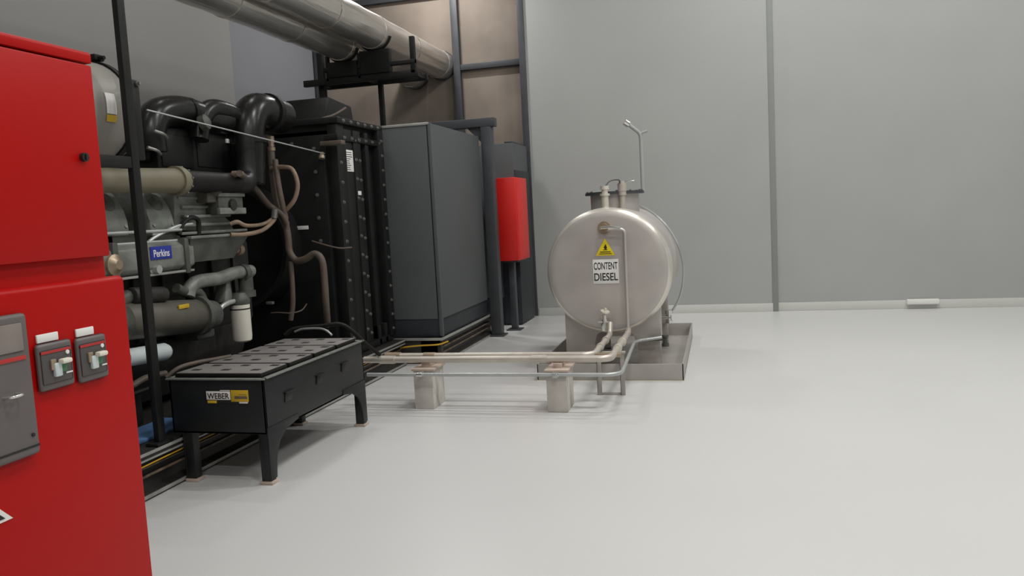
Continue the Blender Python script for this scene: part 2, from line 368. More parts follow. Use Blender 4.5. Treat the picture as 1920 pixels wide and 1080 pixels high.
# white oil filter
q = E(452, 600)
of = MB().lathe((q.x, q.y, E(452, 641).z), (0, 0, 1), [(0, .06), (.012, .074), (.05, .078), (.30, .078), (.31, .07)], 28).build('oil_filter', 'white_plastic', gen, 'white spin-on oil filter')
zt = E(452, 641).z+.31
MB().lathe((q.x, q.y, zt), (0, 0, 1), [(0, .082), (.03, .085), (.06, .07), (.09, .05)], 24).box((q.x-.3, q.y-.05, zt+.02), (q.x, q.y+.05, zt+.08), .01).build('filter_head', 'engine_mid', of)
MB().lathe((q.x, q.y, zt-.045), (0, 0, 1), [(0, .08), (.01, .08)], 24).build('band', 'engine_dark', of)
MB().prism([(q.y-.17, zt+.03), (q.y-.05, zt+.03), (q.y-.07, zt+.2), (q.y-.12, zt+.2)], 'x', q.x-.12, q.x-.02, .01).build('bracket', 'engine_grey', of)
MB().tube([E(405, 605), E(412, 580), E(428, 568), E(455, 562)], .02, 10).build('oil_hose', 'conduit_steel', of)
# pale caps low at the left
a, b = E(232, 672, -3.78), E(316, 658, -3.78)
MB().lathe(a, b-a, [(0, .04), (.0, .06), ((b-a).length-.05, .062), ((b-a).length-.02, .05), ((b-a).length, .02)], 24).build('fuel_filter', 'filter_blue', gen, 'pale blue-white filter canister')
a = E(228, 680, -3.62); MB().lathe(a-Vector((0, .14, 0)), (0, 1, 0), [(0, .03), (.0, .06), (.11, .06), (.14, .03)], 20).build('fuel_filter', 'filter_blue', gen, 'small pale filter canister')
MB().tube([E(225, 735), E(250, 722), E(275, 708), E(310, 700)], .022, 10).build('hose', 'hose_brown', gen)
MB().tube([E(225, 748), E(252, 738), E(280, 728)], .016, 10).build('hose', 'rubber', gen)
# beige air pipe with flange and black sleeve
a, b = E(150, 338, -3.72), E(342, 339, -3.72); d = b-a; L = d.length
bp = MB().lathe(a, d, [(0, .076), (L-.10, .088), (L-.08, .088)], 30).build('air_pipe', 'beige', gen, 'beige air pipe')
MB().lathe(b-d.normalized()*.09, d, [(0, .088), (.0, .104), (.05, .104), (.085, .092)], 30).build('flange', 'beige', bp)
fb = MB()
x = d.normalized().orthogonal().normalized(); y = d.normalized().cross(x)
for k in range(10):
    t = 2*PI*k/10; c = b-d.normalized()*.02+(x*math.cos(t)+y*math.sin(t))*.097; fb.cyl(c, c+d.normalized()*.012, .009, seg=6)
fb.build('flange_bolt', 'bolt_steel', bp)
e = E(452, 343, -3.74)
MB().lathe(b-d.normalized()*.02, e-b, [(0, .074), (.05, .078), ((e-b).length*.5, .076), ((e-b).length, .078)], 26).build('air_sleeve', 'rubber', gen, 'black rubber sleeve')
MB().tube([e-Vector((0, .08, 0)), e+Vector((0, .06, .0)), e+Vector((-.05, .17, .09)), e+Vector((-.06, .2, .4))], .08, 20).build('air_riser', 'black_paint', gen)
q = E(449, 325, -3.62); MB().lathe(q, (1, 0, 0), [(-.06, .022), (0, .022), (.0, .014), (.03, .014)], 12).build('fitting', 'hose_tan', gen)
# grey clamp bracket
q0, q1 = E(412, 402, -3.74), E(455, 362, -3.74)
bk = MB().box((q0.x-.14, q0.y, q0.z), (q0.x, q1.y, q1.z), .015).build('sensor_box', 'engine_mid', gen)
MB().box((q0.x-.02, q0.y-.01, q1.z-.03), (q0.x+.015, q1.y+.01, q1.z), .006).box((q0.x-.02, q0.y-.01, q0.z), (q0.x+.015, q1.y+.01, q0.z+.05), .006).build('clamp', 'engine_grey', bk)
MB().lathe((q0.x+.01, (q0.y+q1.y)/2, (q0.z+q1.z)/2-.01), (1, 0, 0), [(-.02, .045), (0.012, .045)], 16).build('plug', 'engine_dark', bk)
# top air ducts
dk = MB().tube([E(283, 285, -4.0), E(280, 245, -4.0), E(296, 214, -4.0), E(340, 208, -4.0), E(385, 222, -4.0), E(420, 228, -4.0)], .115, 20).build('air_duct', 'black_gloss', gen)
MB().lathe(E(345, 212, -4.0), (0, 1, .03), [(0, .118), (.0, .126), (.05, .126), (.05, .118)], 20).build('band_clamp', 'black_matt', dk)
d2 = MB().tube([E(372, 262, -3.95), E(376, 225, -3.95), E(395, 205, -3.95), E(425, 210, -3.95), E(450, 225, -3.95)], .08, 18).build('air_duct', 'black_gloss', gen)
MB().lathe(E(388, 228, -3.82), (1, .2, .3), [(-.05, .06), (0, .06), (.02, .03)], 14).build('end_cap', 'engine_mid', d2)
d3 = MB().tube([E(463, 345, -3.9), E(463, 290, -3.9), E(464, 235, -3.9), E(478, 208, -3.9), E(505, 212, -3.9), E(528, 220, -3.9)], .15, 26).build('air_duct', 'black_gloss', gen, 'thick glossy black elbow duct')
MB().lathe(E(463, 262, -3.9), (0, 0, 1), [(-.03, .155), (-.03, .165), (.03, .165), (.03, .155)], 26).build('band_clamp', 'black_matt', d3)
MB().lathe(E(503, 211, -3.9), (0, 1, -.04), [(-.03, .15), (-.03, .168), (.03, .168), (.03, .155)], 26).build('band_clamp', 'black_matt', d3)
# after-cooler boxes below the ducts
for (a, b) in ((298, 362), (366, 440)):
    q0, q1 = E(a, 322, -4.0), E(b, 258, -4.0)
    bx = MB().box((-4.7, q0.y, q0.z), (-4.0, q1.y, q1.z+.06), .02).build('aftercooler_box', 'black_paint', gen)
    MB().box((-4.01, q0.y+.04, q0.z+.04), (-3.99, q1.y-.04, q1.z+.0), .008).build('cover_plate', 'black_paint', bx)
q = E(432, 265, -3.98); MB().box((-3.99, q.y-.06, q.z-.018), (-3.975, q.y+.06, q.z+.018), .002).build('sticker', 'label_white', gen, 'small white sticker')
for (px, py) in ((290, 283), (302, 252)):
    q = E(px, py, -3.85); MB().tube([q+Vector((0, -.07, .02)), q+Vector((.02, 0, 0)), q+Vector((0, .06, -.02))], .012, 8).build('clip', 'bolt_steel', gen)
MB().tube([E(262, 300, -4.1), E(268, 260, -4.1), E(285, 238, -4.1), E(330, 250, -4.1)], .07, 14).build('air_duct', 'black_matt', gen)
# thin stay rod from the post to the radiator
MB().tube([P(275, 206, 'x', -3.72), P(608, 288, 'y', 6.9)], .006, 8, smooth=False).build('stay_rod', 'conduit_steel', gen, 'thin pale stay rod')

# ---- radiator
rad = MB()
XR1 = -3.5
rad.box((-5.1, 7.02, .286), (-3.56, 8.0, 2.5), .02)
rad.box((-3.6, 7.0, .30), (XR1, 7.16, 2.58), .008)                 # near corner channel
rd = rad.build('radiator', 'black_paint', gen, 'tall black bolted radiator block')
MB().box((-3.57, 7.16, .34), (XR1, 7.33, 2.5), .008).box((-3.57, 7.34, .34), (XR1+.01, 7.5, 2.5), .008).box((-3.57, 7.62, .34), (XR1+.005, 7.7, 2.5), .006).box((-3.57, 7.9, .34), (XR1+.03, 8.03, 2.55), .008).build('side_channel', 'black_paint', rd)
MB().box((-5.1, 6.95, .32), (-3.62, 7.03, 2.42), .01).build('fan_shroud', 'black_matt', rd)
MB().lathe((-4.55, 6.96, 1.4), (0, -1, 0), [(0, .62), (.25, .6), (.25, .56), (0.02, .56)], 40).build('shroud_ring', 'black_matt', rd)
MB().box((-5.1, 6.98, 2.38), (XR1+.02, 8.02, 2.44), .008).box((-5.1, 6.98, 2.54), (XR1+.03, 8.03, 2.6), .008).box((-5.1, 7.02, 2.44), (-3.54, 7.98, 2.56)).build('top_tank', 'black_paint', rd)
tb = MB().prism([(7.25, 2.6), (7.95, 2.6), (7.9, 2.82), (7.4, 2.86)], 'x', -4.95, -3.75, .02).build('expansion_tank', 'black_paint', rd)
MB().tube([(-3.74, 7.2, 2.62), (-3.66, 7.3, 2.66), (-3.6, 7.45, 2.74)], .012, 8).build('vent_tube', 'hose_brown', rd)
MB().box((XR1-.07, 7.03, .292), (XR1+.02, 8.0, .36), .008).build('foot_rail', 'black_paint', rd)
for y in (7.62, 7.78): MB().box((XR1-.05, y, .286), (XR1+.02, y+.06, .5), .006).build('foot_bracket', 'black_paint', rd)
q = P(658, 302, 'x', XR1+.012)
lb = MB().box((XR1-.001, 7.18, 2.09), (XR1+.004, 7.32, 2.30), .001).build('data_label', 'label_white', rd, 'white printed label')
ln = MB()
for k in range(9): ln.box((XR1+.004, 7.175, 2.105+k*.021), (XR1+.0052, 7.23+.075*random.random(), 2.112+k*.021))
ln.build('print', 'frame_steel', lb)
MB().box((XR1+.01, 7.36, 1.86), (XR1+.016, 7.43, 1.9), .001).build('sticker', 'label_white', rd)
q = P(567, 427, 'y', 6.94); MB().box((q.x-.06, 6.945, q.z-.018), (q.x+.06, 6.952, q.z+.018), .001).build('sticker', 'label_white', rd, 'small white sticker')
q = P(625, 268, 'y', 6.9); MB().box((q.x-.12, 6.86, q.z-.02), (q.x+.1, 6.95, q.z+.02), .006).build('bracket', 'hose_brown', rd)
q = P(604, 286, 'y', 6.9); MB().lathe(q, (0, -.3, -1), [(0, .02), (.03, .02), (.03, .03), (.06, .03)], 10).build('rod_end', 'brass', rd)
# bolt heads: one mesh, copied
bolt0 = None
def bolt(x, y, z, nx):
    global bolt0
    if bolt0 is None:
        mb = MB(); mb.lathe((0, 0, 0), (1, 0, 0), [(-.002, .019), (.004, .019), (.004, .012), (.016, .012)], 8)
        o = mb.build('bolt', 'bolt_steel', None); o.parent = rd; bolt0 = o
    else:
        o = bolt0.copy(); C.objects.link(o)
    o.location = Vector((x, y, z))-Vector(rd['_o'])
    o.rotation_euler = (0, 0, 0 if nx else -PI/2)
for k in range(11): bolt(XR1+.01, 7.365, .5+k*.19, True)
for k in range(11): bolt(XR1+.01, 7.45, .45+k*.195, True)
for k in range(14): bolt(XR1+.03, 7.965, .42+k*.155, True)
for k in range(11): bolt(XR1, 7.055, .46+k*.19, True)
for k in range(9): bolt(-3.72, 6.948, .55+k*.22, False)
for k in range(5): bolt(-3.95-k*.2, 6.948, 2.37, False)
for k in range(6): bolt(XR1+.03, 7.1+k*.16, 2.57, True)
for k in range(6): bolt(XR1+.02, 7.12+k*.16, 2.41, True)
# hoses on the radiator face
def Hs(px, py, y=6.55): return P(px, py, 'y', y)
def hose(pts, r, m, label=None, seg=12):
    return MB().tube(pts, r, seg).build('hose', m, gen, label)
hose([Hs(508, 275), Hs(510, 310), Hs(514, 350), Hs(520, 385), Hs(534, 415), Hs(540, 445), Hs(543, 472), Hs(555, 488), Hs(572, 486), Hs(590, 476), Hs(603, 487), Hs(608, 520), Hs(611, 570), Hs(614, 610, 6.7)], .032, 'hose_brown', 'thick brown hose with an S-bend', 14)
hose([Hs(508, 315, 6.5), Hs(530, 313, 6.48), Hs(548, 318, 6.48), Hs(558, 345, 6.48), Hs(553, 372, 6.48), Hs(540, 390, 6.48), Hs(528, 398, 6.5)], .02, 'hose_tan')
hose([E(449, 325, -3.6), Hs(468, 340, 6.0), Hs(484, 360, 6.2), Hs(505, 385, 6.42), Hs(528, 400, 6.46), Hs(538, 420, 6.5)], .026, 'hose_brown')
hose([Hs(516, 300, 6.5), Hs(522, 345, 6.46), Hs(530, 385, 6.46), Hs(536, 410, 6.5)], .026, 'hose_brown')
hose([E(432, 420, -3.7), E(445, 416, -3.66), E(462, 423, -3.66), Hs(490, 421, 6.2), Hs(508, 412, 6.4), Hs(516, 400, 6.46)], .016, 'hose_tan')
hose([E(432, 440, -3.7), E(452, 440, -3.66), E(475, 437, -3.66), Hs(495, 430, 6.2), Hs(512, 415, 6.4), Hs(518, 402, 6.44)], .018, 'hose_tan')
hose([Hs(545, 490), Hs(548, 530), Hs(549, 570), Hs(545, 600)], .024, 'hose_brown')
hose([Hs(508, 587, 6.4), Hs(522, 586, 6.4), Hs(545, 587, 6.42), Hs(565, 582, 6.5), Hs(575, 570, 6.6)], .006, 'hose_brown', None, 8)
hose([Hs(585, 452, 6.85), Hs(605, 458, 6.85), Hs(635, 465, 6.88), Hs(660, 464, 6.95)], .008, 'hose_brown', None, 8)
q = Hs(508, 262); MB().lathe(q, (0, 0, -1), [(-.03, .03), (.03, .03), (.03, .024), (.07, .024), (.07, .034), (.1, .034)], 14).build('hose_fitting', 'brass', gen, 'brass hose fitting')
q = Hs(498, 255); MB().cyl(q, Hs(512, 258), .016).build('hose_fitting', 'brass', gen)
q = Hs(506, 568, 6.3); MB().box(q-Vector((.03, .02, .012)), q+Vector((.035, .02, .012)), .004).build('clip', 'bolt_steel', gen)
q = Hs(515, 400, 6.42); MB().lathe(q, (.2, 0, 1), [(-.04, .028), (.04, .028)], 12).build('hose_clamp', 'bolt_steel', gen)

# ------------------------------------------------------------------ black post with crossbar, air cleaner
XP = -3.40
post = thing('steel_post', 'tall black steel post rising from the skid beside the red cabinet', 'post', (XP, 4.14, .285))
MB().box((XP-.02, 4.072, .29), (XP+.02, 4.135, 4.6), .005).build('upright', 'black_paint', post)
MB().box((XP-.05, 4.03, .288), (XP+.042, 4.175, .305), .004).build('base_plate', 'black_paint', post)
MB().box((XP-.03, 4.136, 2.04), (XP+.015, 4.20, 2.52), .008).build('stiffener', 'black_paint', post)
MB().box((XP-.032, 3.0, 1.985), (XP+.018, 4.071, 2.055), .006).build('crossbar', 'black_paint', post)
q = (XP+.015, 4.18, 2.5); MB().lathe(q, (1, 0, 0), [(-.02, .02), (.012, .02), (.012, .012), (.025, .012)], 8).build('bolt', 'bolt_steel', post)
ac = thing('air_cleaner', 'grey cylindrical air cleaner canister behind the black post', 'air cleaner', (-3.95, 3.9, 2.05))
yc = P(245, 205, 'x', -3.85).y
cc = (-3.86, 2.37)
MB().lathe((cc[0], 3.2, cc[1]), (0, 1, 0), [(0, .28), (.02, .315), (1.155, .32), (1.19, .31), (1.22, .27), (1.235, .19), (1.24, .08)], 40).build('canister', 'cleaner_grey', ac)
cb2 = MB().lathe((cc[0], 4.30, cc[1]), (0, 1, 0), [(0, .318), (.0, .333), (.045, .333), (.045, .318)], 40, cap=False).build('clamp_band', 'black_matt', ac, 'black clamp band')
MB().box((cc[0]-.04, 4.285, cc[1]+.325), (cc[0]+.1, 4.37, cc[1]+.365), .01).cyl((cc[0]-.08, 4.32, cc[1]+.345), (cc[0]+.14, 4.32, cc[1]+.34), .012).build('clamp_bolt', 'black_matt', cb2)
MB().box((cc[0]-.2, 3.5, 2.06), (cc[0]+.2, 3.6, 2.1), .01).box((cc[0]-.2, 3.45, 2.058), (XP, 3.5, 2.075)).build('saddle', 'black_matt', ac)
def band_patch(y0, y1, a0, a1, r, m, nm, lab=None, n=8):
    mb = MB(); v = []
    for k in range(n+1):
        t = a0+(a1-a0)*k/n
        for rr in (r, r+.002):
            for yy in (y0, y1): v.append(mb.bm.verts.new((cc[0]+rr*math.cos(t), yy, cc[1]+rr*math.sin(t))))
    for k in range(n):
        i = 4*k
        mb.bm.faces.new((v[i+2], v[i+3], v[i+7], v[i+6])); mb.bm.faces.new((v[i], v[i+4], v[i+5], v[i+1]))
        mb.bm.faces.new((v[i], v[i+2], v[i+6], v[i+4])); mb.bm.faces.new((v[i+1], v[i+5], v[i+7], v[i+3]))
    mb.bm.faces.new((v[0], v[1], v[3], v[2])); mb.bm.faces.new((v[4*n], v[4*n+2], v[4*n+3], v[4*n+1]))
    return mb.build(nm, m, ac, lab)
band_patch(4.09, 4.17, -.14, .25, .321, 'label_white', 'label', 'white printed sticker')
band_patch(4.09, 4.17, -.29, -.16, .321, 'label_yellow', 'label', 'yellow sticker')

# ------------------------------------------------------------------ second unit: grey enclosure
X2 = -2.95
en = thing('generator_enclosure', 'tall dark grey sheet-metal generator enclosure with a black base', 'enclosure', (-4.2, 9.0, 0))
MB().prism([(X2, 0), (X2, .035), (X2-.06, .05), (X2-.06, .22), (X2, .235), (X2, .285), (X2-.25, .285), (X2-.25, 0)], 'y', 8.06, 10.15, .004).box((-4.7, 8.06, 0), (X2-.02, 8.14, .285), .004).build('skid', 'skid_black', en)
MB().box((X2-.002, 8.05, .262), (X2+.012, 10.1, .29), .002).box((-3.6, 8.035, .262), (X2+.012, 8.06, .29), .002).box((X2-.002, 8.06, .0), (X2+.008, 10.1, .026), .002).build('edge_rail', 'rail_light', en, 'light metal edge')
MB().box((X2-.05, 8.1, .1), (X2-.03, 10.1, .115), .002).box((X2-.05, 8.1, .165), (X2-.03, 10.1, .18), .002).build('web_rib', 'rust_edge', en)
MB().box((-4.7, 8.11, .286), (X2-.02, 9.9, .5), .008).build('base', 'enclosure_base', en, 'blue-black base band')
MB().box((-4.7, 8.1, .49), (X2-.005, 8.15, 2.6), .006).build('front_panel', 'enclosure_grey', en)
MB().box((X2-.05, 8.1, .49), (X2, 9.88, 2.6), .006).build('side_panel', 'enclosure_grey', en)
MB().box((X2-.035, 8.094, .30), (X2+.006, 8.13, 2.6), .004).build('corner_strip', 'enclosure_grey', en)
MB().box((-4.7, 8.12, 2.56), (X2-.01, 9.88, 2.6), .006).box((-4.7, 9.83, .49), (X2-.01, 9.88, 2.58)).build('roof_panel', 'enclosure_grey', en)
MB().box((-4.7, 8.09, 2.585), (X2-.02, 8.12, 2.612), .003).build('top_edge', 'rail_light', en)
MB().tube([P(734, 656, 'y', 8.0), P(760, 651, 'y', 8.0), P(790, 648, 'y', 8.01), P(822, 646, 'y', 8.02), P(840, 640, 'x', -2.93)], .009, 8).build('cable', 'cable_yellow', en, 'orange-yellow cable')

fr = thing('portal_frame', 'dark steel post and beam frame at the end of the grey enclosure', 'frame', (-2.84, 9.98, 0))
MB().box((-2.93, 9.9, 0), (-2.79, 10.04, 2.72), .008).build('post', 'frame_steel', fr)
MB().box((-2.98, 9.86, 0), (-2.75, 10.08, .02), .004).build('base_plate', 'frame_steel', fr)
MB().box((-4.85, 9.9, 2.72), (-2.74, 10.04, 2.83), .008).build('beam', 'frame_steel', fr)
MB().box((-4.85, 9.9, 0), (-4.73, 10.04, 2.72), .008).build('post', 'frame_steel', fr)
MB().prism([(-3.12, 2.72), (-2.93, 2.72), (-2.93, 2.52)], 'y', 9.95, 9.98).build('gusset', 'frame_steel', fr)

u3 = thing('service_enclosure', 'dark grey enclosure in the corner behind the small red box', 'enclosure', (-3.6, 11.3, 0))
MB().box((-5.2, 10.9, .4), (-2.76, 11.72, 2.58), .01).build('body', 'enclosure_grey', u3)
MB().box((-5.2, 10.92, 0), (-2.78, 11.7, .4), .01).build('base', 'enclosure_base', u3, 'dark base')
MB().box((-3.0, 10.885, .02), (-2.74, 10.91, 1.0), .006).box((-2.762, 10.9, .02), (-2.745, 11.72, 2.2), .004).build('side_panel', 'enclosure_base', u3)
MB().box((-2.9, 10.95, 2.58), (-2.78, 11.7, 2.61), .01).build('roof_strip', 'frame_steel', u3)

rb = thing('junction_box', 'small bright red box on a dark stand near the wall corner', 'box', (-2.73, 10.5, 0))
MB().box((-2.885, 10.22, .965), (-2.585, 10.86, 2.07), .008).build('box_body', 'red_paint_far', rb)
MB().box((-2.587, 10.25, .99), (-2.578, 10.83, 2.045), .006).build('door', 'red_paint_far', rb)
MB().box((-2.79, 10.42, 0), (-2.71, 10.52, .966), .005).build('stand_leg', 'frame_steel', rb)
MB().box((-2.85, 10.36, 0), (-2.65, 10.58, .015), .003).build('foot_plate', 'frame_steel', rb)
MB().box((-2.86, 10.3, .94), (-2.62, 10.8, .966), .004).build('tray', 'frame_steel', rb)

# ------------------------------------------------------------------ overhead exhaust pipes and their rack
def exhaust(x, z, lab):
    t = thing('exhaust_pipe', lab, 'pipe', (x, 8, z-.21), 'silver insulated pipes under the ceiling')
    MB().lathe((x, 1.0, z), (0, 1, 0), [(0, .21)]+[(k*.25, .21+.004*math.sin(k*2.1)) for k in range(1, 44)]+[(YF-1.0, .21)], 40).build('jacket', 'foil', t)
    for y in (2.2, 3.4, 4.6, 5.8, 7.0, 8.2, 9.4, 10.6, 11.8):
        MB().lathe((x, y, z), (0, 1, 0), [(0, .211), (.0, .2175), (.05, .2175), (.05, .211)], 40, cap=False).build('seam_band', 'foil', t)
    MB().lathe((x, YF-.05, z), (0, 1, 0), [(0, .21), (0, .226), (.05, .226)], 40).build('wall_collar', 'frame_steel', t)
    return t
exhaust(-4.13, 3.95, 'silver insulated exhaust pipe overhead, the right one nearer the tank')
exhaust(-4.58, 3.85, 'silver insulated exhaust pipe overhead, the left one nearer the left wall')
rk = thing('pipe_rack', 'black steel trapeze rack carrying the overhead silver pipes', 'rack', (-4.4, 9.6, 2.6))
MB().box((-5.15, 9.47, 3.36), (-3.57, 9.53, 3.44), .004).build('beam', 'black_paint', rk)
MB().box((-5.0, 9.8, 3.36), (-3.57, 9.86, 3.44), .004).build('beam', 'black_paint', rk)
for x in (-4.95, -4.3, -3.65): MB().box((x, 9.53, 3.37), (x+.05, 9.8, 3.42)).build('cross_tie', 'black_paint', rk)
MB().box((-4.98, 9.55, 0), (-4.9, 9.63, 3.8), .004).build('upright', 'black_paint', rk)
MB().box((-4.26, 9.8, 2.6), (-4.2, 9.86, 3.37), .004).build('upright', 'black_paint', rk)
MB().box((-3.66, 9.47, 3.4), (-3.6, 9.53, 3.85), .004).build('upright', 'black_paint', rk)
for x in (-4.82, -4.375): MB().box((x, 9.47, 3.4), (x+.04, 9.53, 3.72), .004).build('upright', 'black_paint', rk)
for x, z in ((-4.13, 3.95), (-4.58, 3.85)):
    MB().tube([(x+.226*math.cos(t), 9.5, z+.226*math.sin(t)) for t in [PI+.3+(PI-.6)*k/14 for k in range(15)]], .016, 8, smooth=False).build('pipe_cradle', 'black_paint', rk)
    MB().box((x-.2, 9.45, 3.44), (x+.2, 9.55, z-.22), .006).build('support_block', 'black_paint', rk)
MB().box((-4.85, 9.46, 3.52), (-3.6, 9.54, 3.57), .004).build('upper_bar', 'black_paint', rk)

# ------------------------------------------------------------------ battery rack and batteries
BX0, BX1, BY0, BY1 = -3.40, -2.725, 4.23, 5.63
bb = thing('battery_rack', 'black steel battery rack on legs beside the generator skid', 'rack', ((BX0+BX1)/2, 4.9, 0))
MB().box((BX0, BY0, .32), (BX1, BY0+.015, .665), .003).box((BX0, BY1-.015, .32), (BX1, BY1, .665), .003).box((BX0, BY0, .32), (BX0+.015, BY1, .665), .003).box((BX1-.015, BY0, .32), (BX1, BY1, .665), .003).box((BX0, BY0, .32), (BX1, BY1, .335), .003).build('tray', 'rack_black', bb)
MB().box((BX0-.014, BY0-.014, .663), (BX1+.014, BY0+.02, .673), .002).box((BX0-.014, BY1-.02, .663), (BX1+.014, BY1+.014, .673), .002).box((BX0-.014, BY0, .663), (BX0+.02, BY1, .673), .002).box((BX1-.02, BY0, .663), (BX1+.014, BY1, .673), .002).build('rim', 'engine_grey', bb, 'paler rim')  # lip in a paler grey than the tray
def leg(x, y, sy):
    mb = MB()
    xo = x+.034 if x > -3 else x-.034
    mb.prism([(y-.034*sy, .36), (y-.034*sy, .03), (y+.034*sy, .03), (y+.042*sy, .13), (y+.06*sy, .19), (y+.10*sy, .25), (y+.18*sy, .30), (y+.34*sy, .325), (y+.34*sy, .36)], 'x', xo-.006, xo+.005, .002)
    mb.box((x-.032, y-.032, .02), (x+.032, y+.032, .36), .004)
    l = mb.build('leg', 'rack_black', bb)
    MB().box((x-.045, y-.04, 0), (x+.045, y+.04, .02), .004).build('foot_pad', 'tile_pad', l)
leg(BX1-.035, BY0+.035, 1); leg(BX1-.035, BY1-.035, -1); leg(-3.295, BY0+.035, 1); leg(-3.295, BY1-.035, -1)
for y, z in ((4.5, .53), (4.92, .55), (5.3, .56)):
    MB().prism([(y-.05, z-.06), (y+.03, z-.06), (y+.05, z), (y-.04, z)], 'x', BX1-.002, BX1+.008, .002).box((BX1, y-.05, z-.004), (BX1+.02, y+.06, z+.004), .002).build('bracket', 'rack_black', bb)
sk_ = MB().box((-3.13, BY0-.004, .515), (-2.83, BY0, .60), .001).build('maker_sticker', 'ink', bb, 'yellow and white battery sticker')
MB().box((-3.13, BY0-.0055, .538), (-2.96, BY0-.003, .592), .0008).build('white_field', 'label_white', sk_)
MB().box((-2.955, BY0-.006, .527), (-2.832, BY0-.003, .600), .0008).build('yellow_field', 'label_yellow', sk_)
MB().box((-3.125, BY0-.006, .516), (-3.06, BY0-.003, .533), .0008).build('yellow_field', 'label_yellow', sk_)
MB().box((-2.9, BY0-.0056, .516), (-2.84, BY0-.003, .526), .0006).box((-3.03, BY0-.0056, .596), (-2.96, BY0-.003, .6), .0006).build('white_strip', 'label_white', sk_)
MB().box((-2.90, BY0-.0068, .570), (-2.845, BY0-.005, .573)).box((-2.93, BY0-.0068, .545), (-2.84, BY0-.005, .563), .0004).build('print', 'rust_edge', sk_)
text('lettering', 'WEBER', 'ink', sk_, (-3.045, BY0-.0056, .562), (1, 0, 0), (0, 0, 1), .155, .036)
bl = (BY1-BY0-.05)/4
for i in range(4):
    y0 = BY0+.025+i*bl
    lab = ['grey-topped battery in the black rack, nearest the camera', 'grey-topped battery in the black rack, second from the near end', 'grey-topped battery in the black rack, third from the near end', 'grey-topped battery in the black rack, at the far end'][i]
    bt = thing('battery', lab, 'battery', ((BX0+BX1)/2, y0+bl/2, .336), 'batteries in the black rack')
    MB().box((BX0+.035, y0+.008, .336), (BX1-.035, y0+bl-.008, .672), .008).build('case', 'rubber', bt)
    MB().box((BX0+.028, y0+.004, .672), (BX1-.028, y0+bl-.026, .697), .004).build('lid_rim', 'rubber', bt)
    MB().box((BX0+.033, y0+.009, .69), (BX1-.033, y0+bl-.031, .701), .004).build('lid', 'battery_grey', bt)
    for k in range(6):
        cx = BX0+.12+(k % 3)*.215+(.05 if k >= 3 else 0); cy = y0+bl*(.3 if k < 3 else .72)
        MB().box((cx-.032, cy-.024, .69), (cx+.032, cy+.024, .7035), .006).build('vent_cap', 'ink', bt)
# cables lying over the rack
t = MB().tube([P(534, 628, 'y', 5.8), P(548, 618, 'y', 5.82), P(570, 614, 'y', 5.84), P(604, 611, 'y', 5.86), P(638, 608, 'y', 5.9), P(662, 622, 'y', 5.95), P(690, 648, 'y', 6.05), P(712, 665, 'y', 6.19)], .017, 12).build('battery_cable', 'rubber', origin=(-3, 5.9, .5))
tag(t, 'thick black hose looping from the far end of the battery rack to the pipes', 'hose')
t = MB().tube([P(553, 622, 'y', 5.78), P(568, 617, 'y', 5.76), P(598, 616, 'y', 5.74), P(612, 620, 'y', 5.72), P(622, 628, 'y', 5.7)], .009, 10).build('battery_cable', 'conduit_steel', origin=(-3.2, 5.75, .7))
tag(t, 'thin pale cable bent over the far end of the battery rack', 'cable')
t = MB().tube([P(312, 708, 'x', -3.5), P(335, 690, 'x', -3.45), P(368, 680, 'x', -3.42), P(400, 674, 'z', .71), P(432, 668, 'z', .705)], .014, 10).build('battery_cable', 'hose_brown', origin=(-3.4, 4.4, .68))
tag(t, 'brown cable running from the engine onto the near battery', 'cable')

# ------------------------------------------------------------------ pedestals, pipes, stand
def pedestal(x0, x1, y0, y1, lab):
    t = thing('pedestal', lab, 'pedestal', ((x0+x1)/2, (y0+y1)/2, 0), 'stone pedestals under the fuel pipes')
    MB().box((x0, y0, 0), (x1, y1, .325), .006).build('column', 'concrete', t)
    MB().box((x0-.012, y0-.012, .325), (x1+.02, y1+.012, .345), .004).build('cap', 'tile_pad', t)
    xm = (x0+x1)/2
    MB().box((xm-.035, y0+.07, .345), (xm+.035, y0+.36, .382), .003).build('pipe_clamp', 'tile_pad', t)
    MB().box((xm-.02, y0-.055, .29), (xm+.02, y0-.012, .325), .003).build('conduit_clip', 'conduit_steel', t)
pedestal(-2.515, -2.345, 6.12, 6.40, 'grey stone pedestal under the pipes, the one nearer the battery rack')
pedestal(-1.365, -1.20, 6.07, 6.36, 'grey stone pedestal under the pipes, the one in front of the tank')
ZP = .41
pp = thing('fuel_pipe', 'pale steel fuel pipe, the rear of the two, rising to the lower tank valve', 'pipe', (-2, 6.36, .38), 'pale fuel pipes')
MB().bends([(-2.86, 6.36, ZP), (-1.02, 6.36, ZP), (-1.02, 7.36, ZP), (-1.02, 7.42, .52)], .026, .10).build('pipe_run', 'galvanised', pp)
for a, b, r in ((-2.86, -2.72, .034), (-2.5, -2.4, .031)): MB().cyl((a, 6.36, ZP), (b, 6.36, ZP), r).build('coupling', 'brass', pp)
for y in (6.7, 7.05): MB().cyl((-1.02, y, ZP), (-1.02, y+.05, ZP), .034).build('coupling', 'galvanised', pp)
pq = thing('fuel_pipe', 'pale steel fuel pipe, the front of the two, running to the upright tank line', 'pipe', (-2, 6.19, .38), 'pale fuel pipes')
MB().bends([(-2.98, 6.19, ZP), (-.86, 6.19, ZP), (-.86, 7.46, ZP), (-.86, 7.47, .46)], .029, .10).build('pipe_run', 'galvanised', pq)
for a, b, r in ((-3.0, -2.9, .02), (-2.84, -2.7, .036), (-1.5, -1.38, .033)): MB().cyl((a, 6.19, ZP), (b, 6.19, ZP), r).build('coupling', 'galvanised', pq)
for y in (6.62, 6.95): MB().cyl((-.86, y, ZP), (-.86, y+.05, ZP), .037).build('coupling', 'stainless_bright', pq)
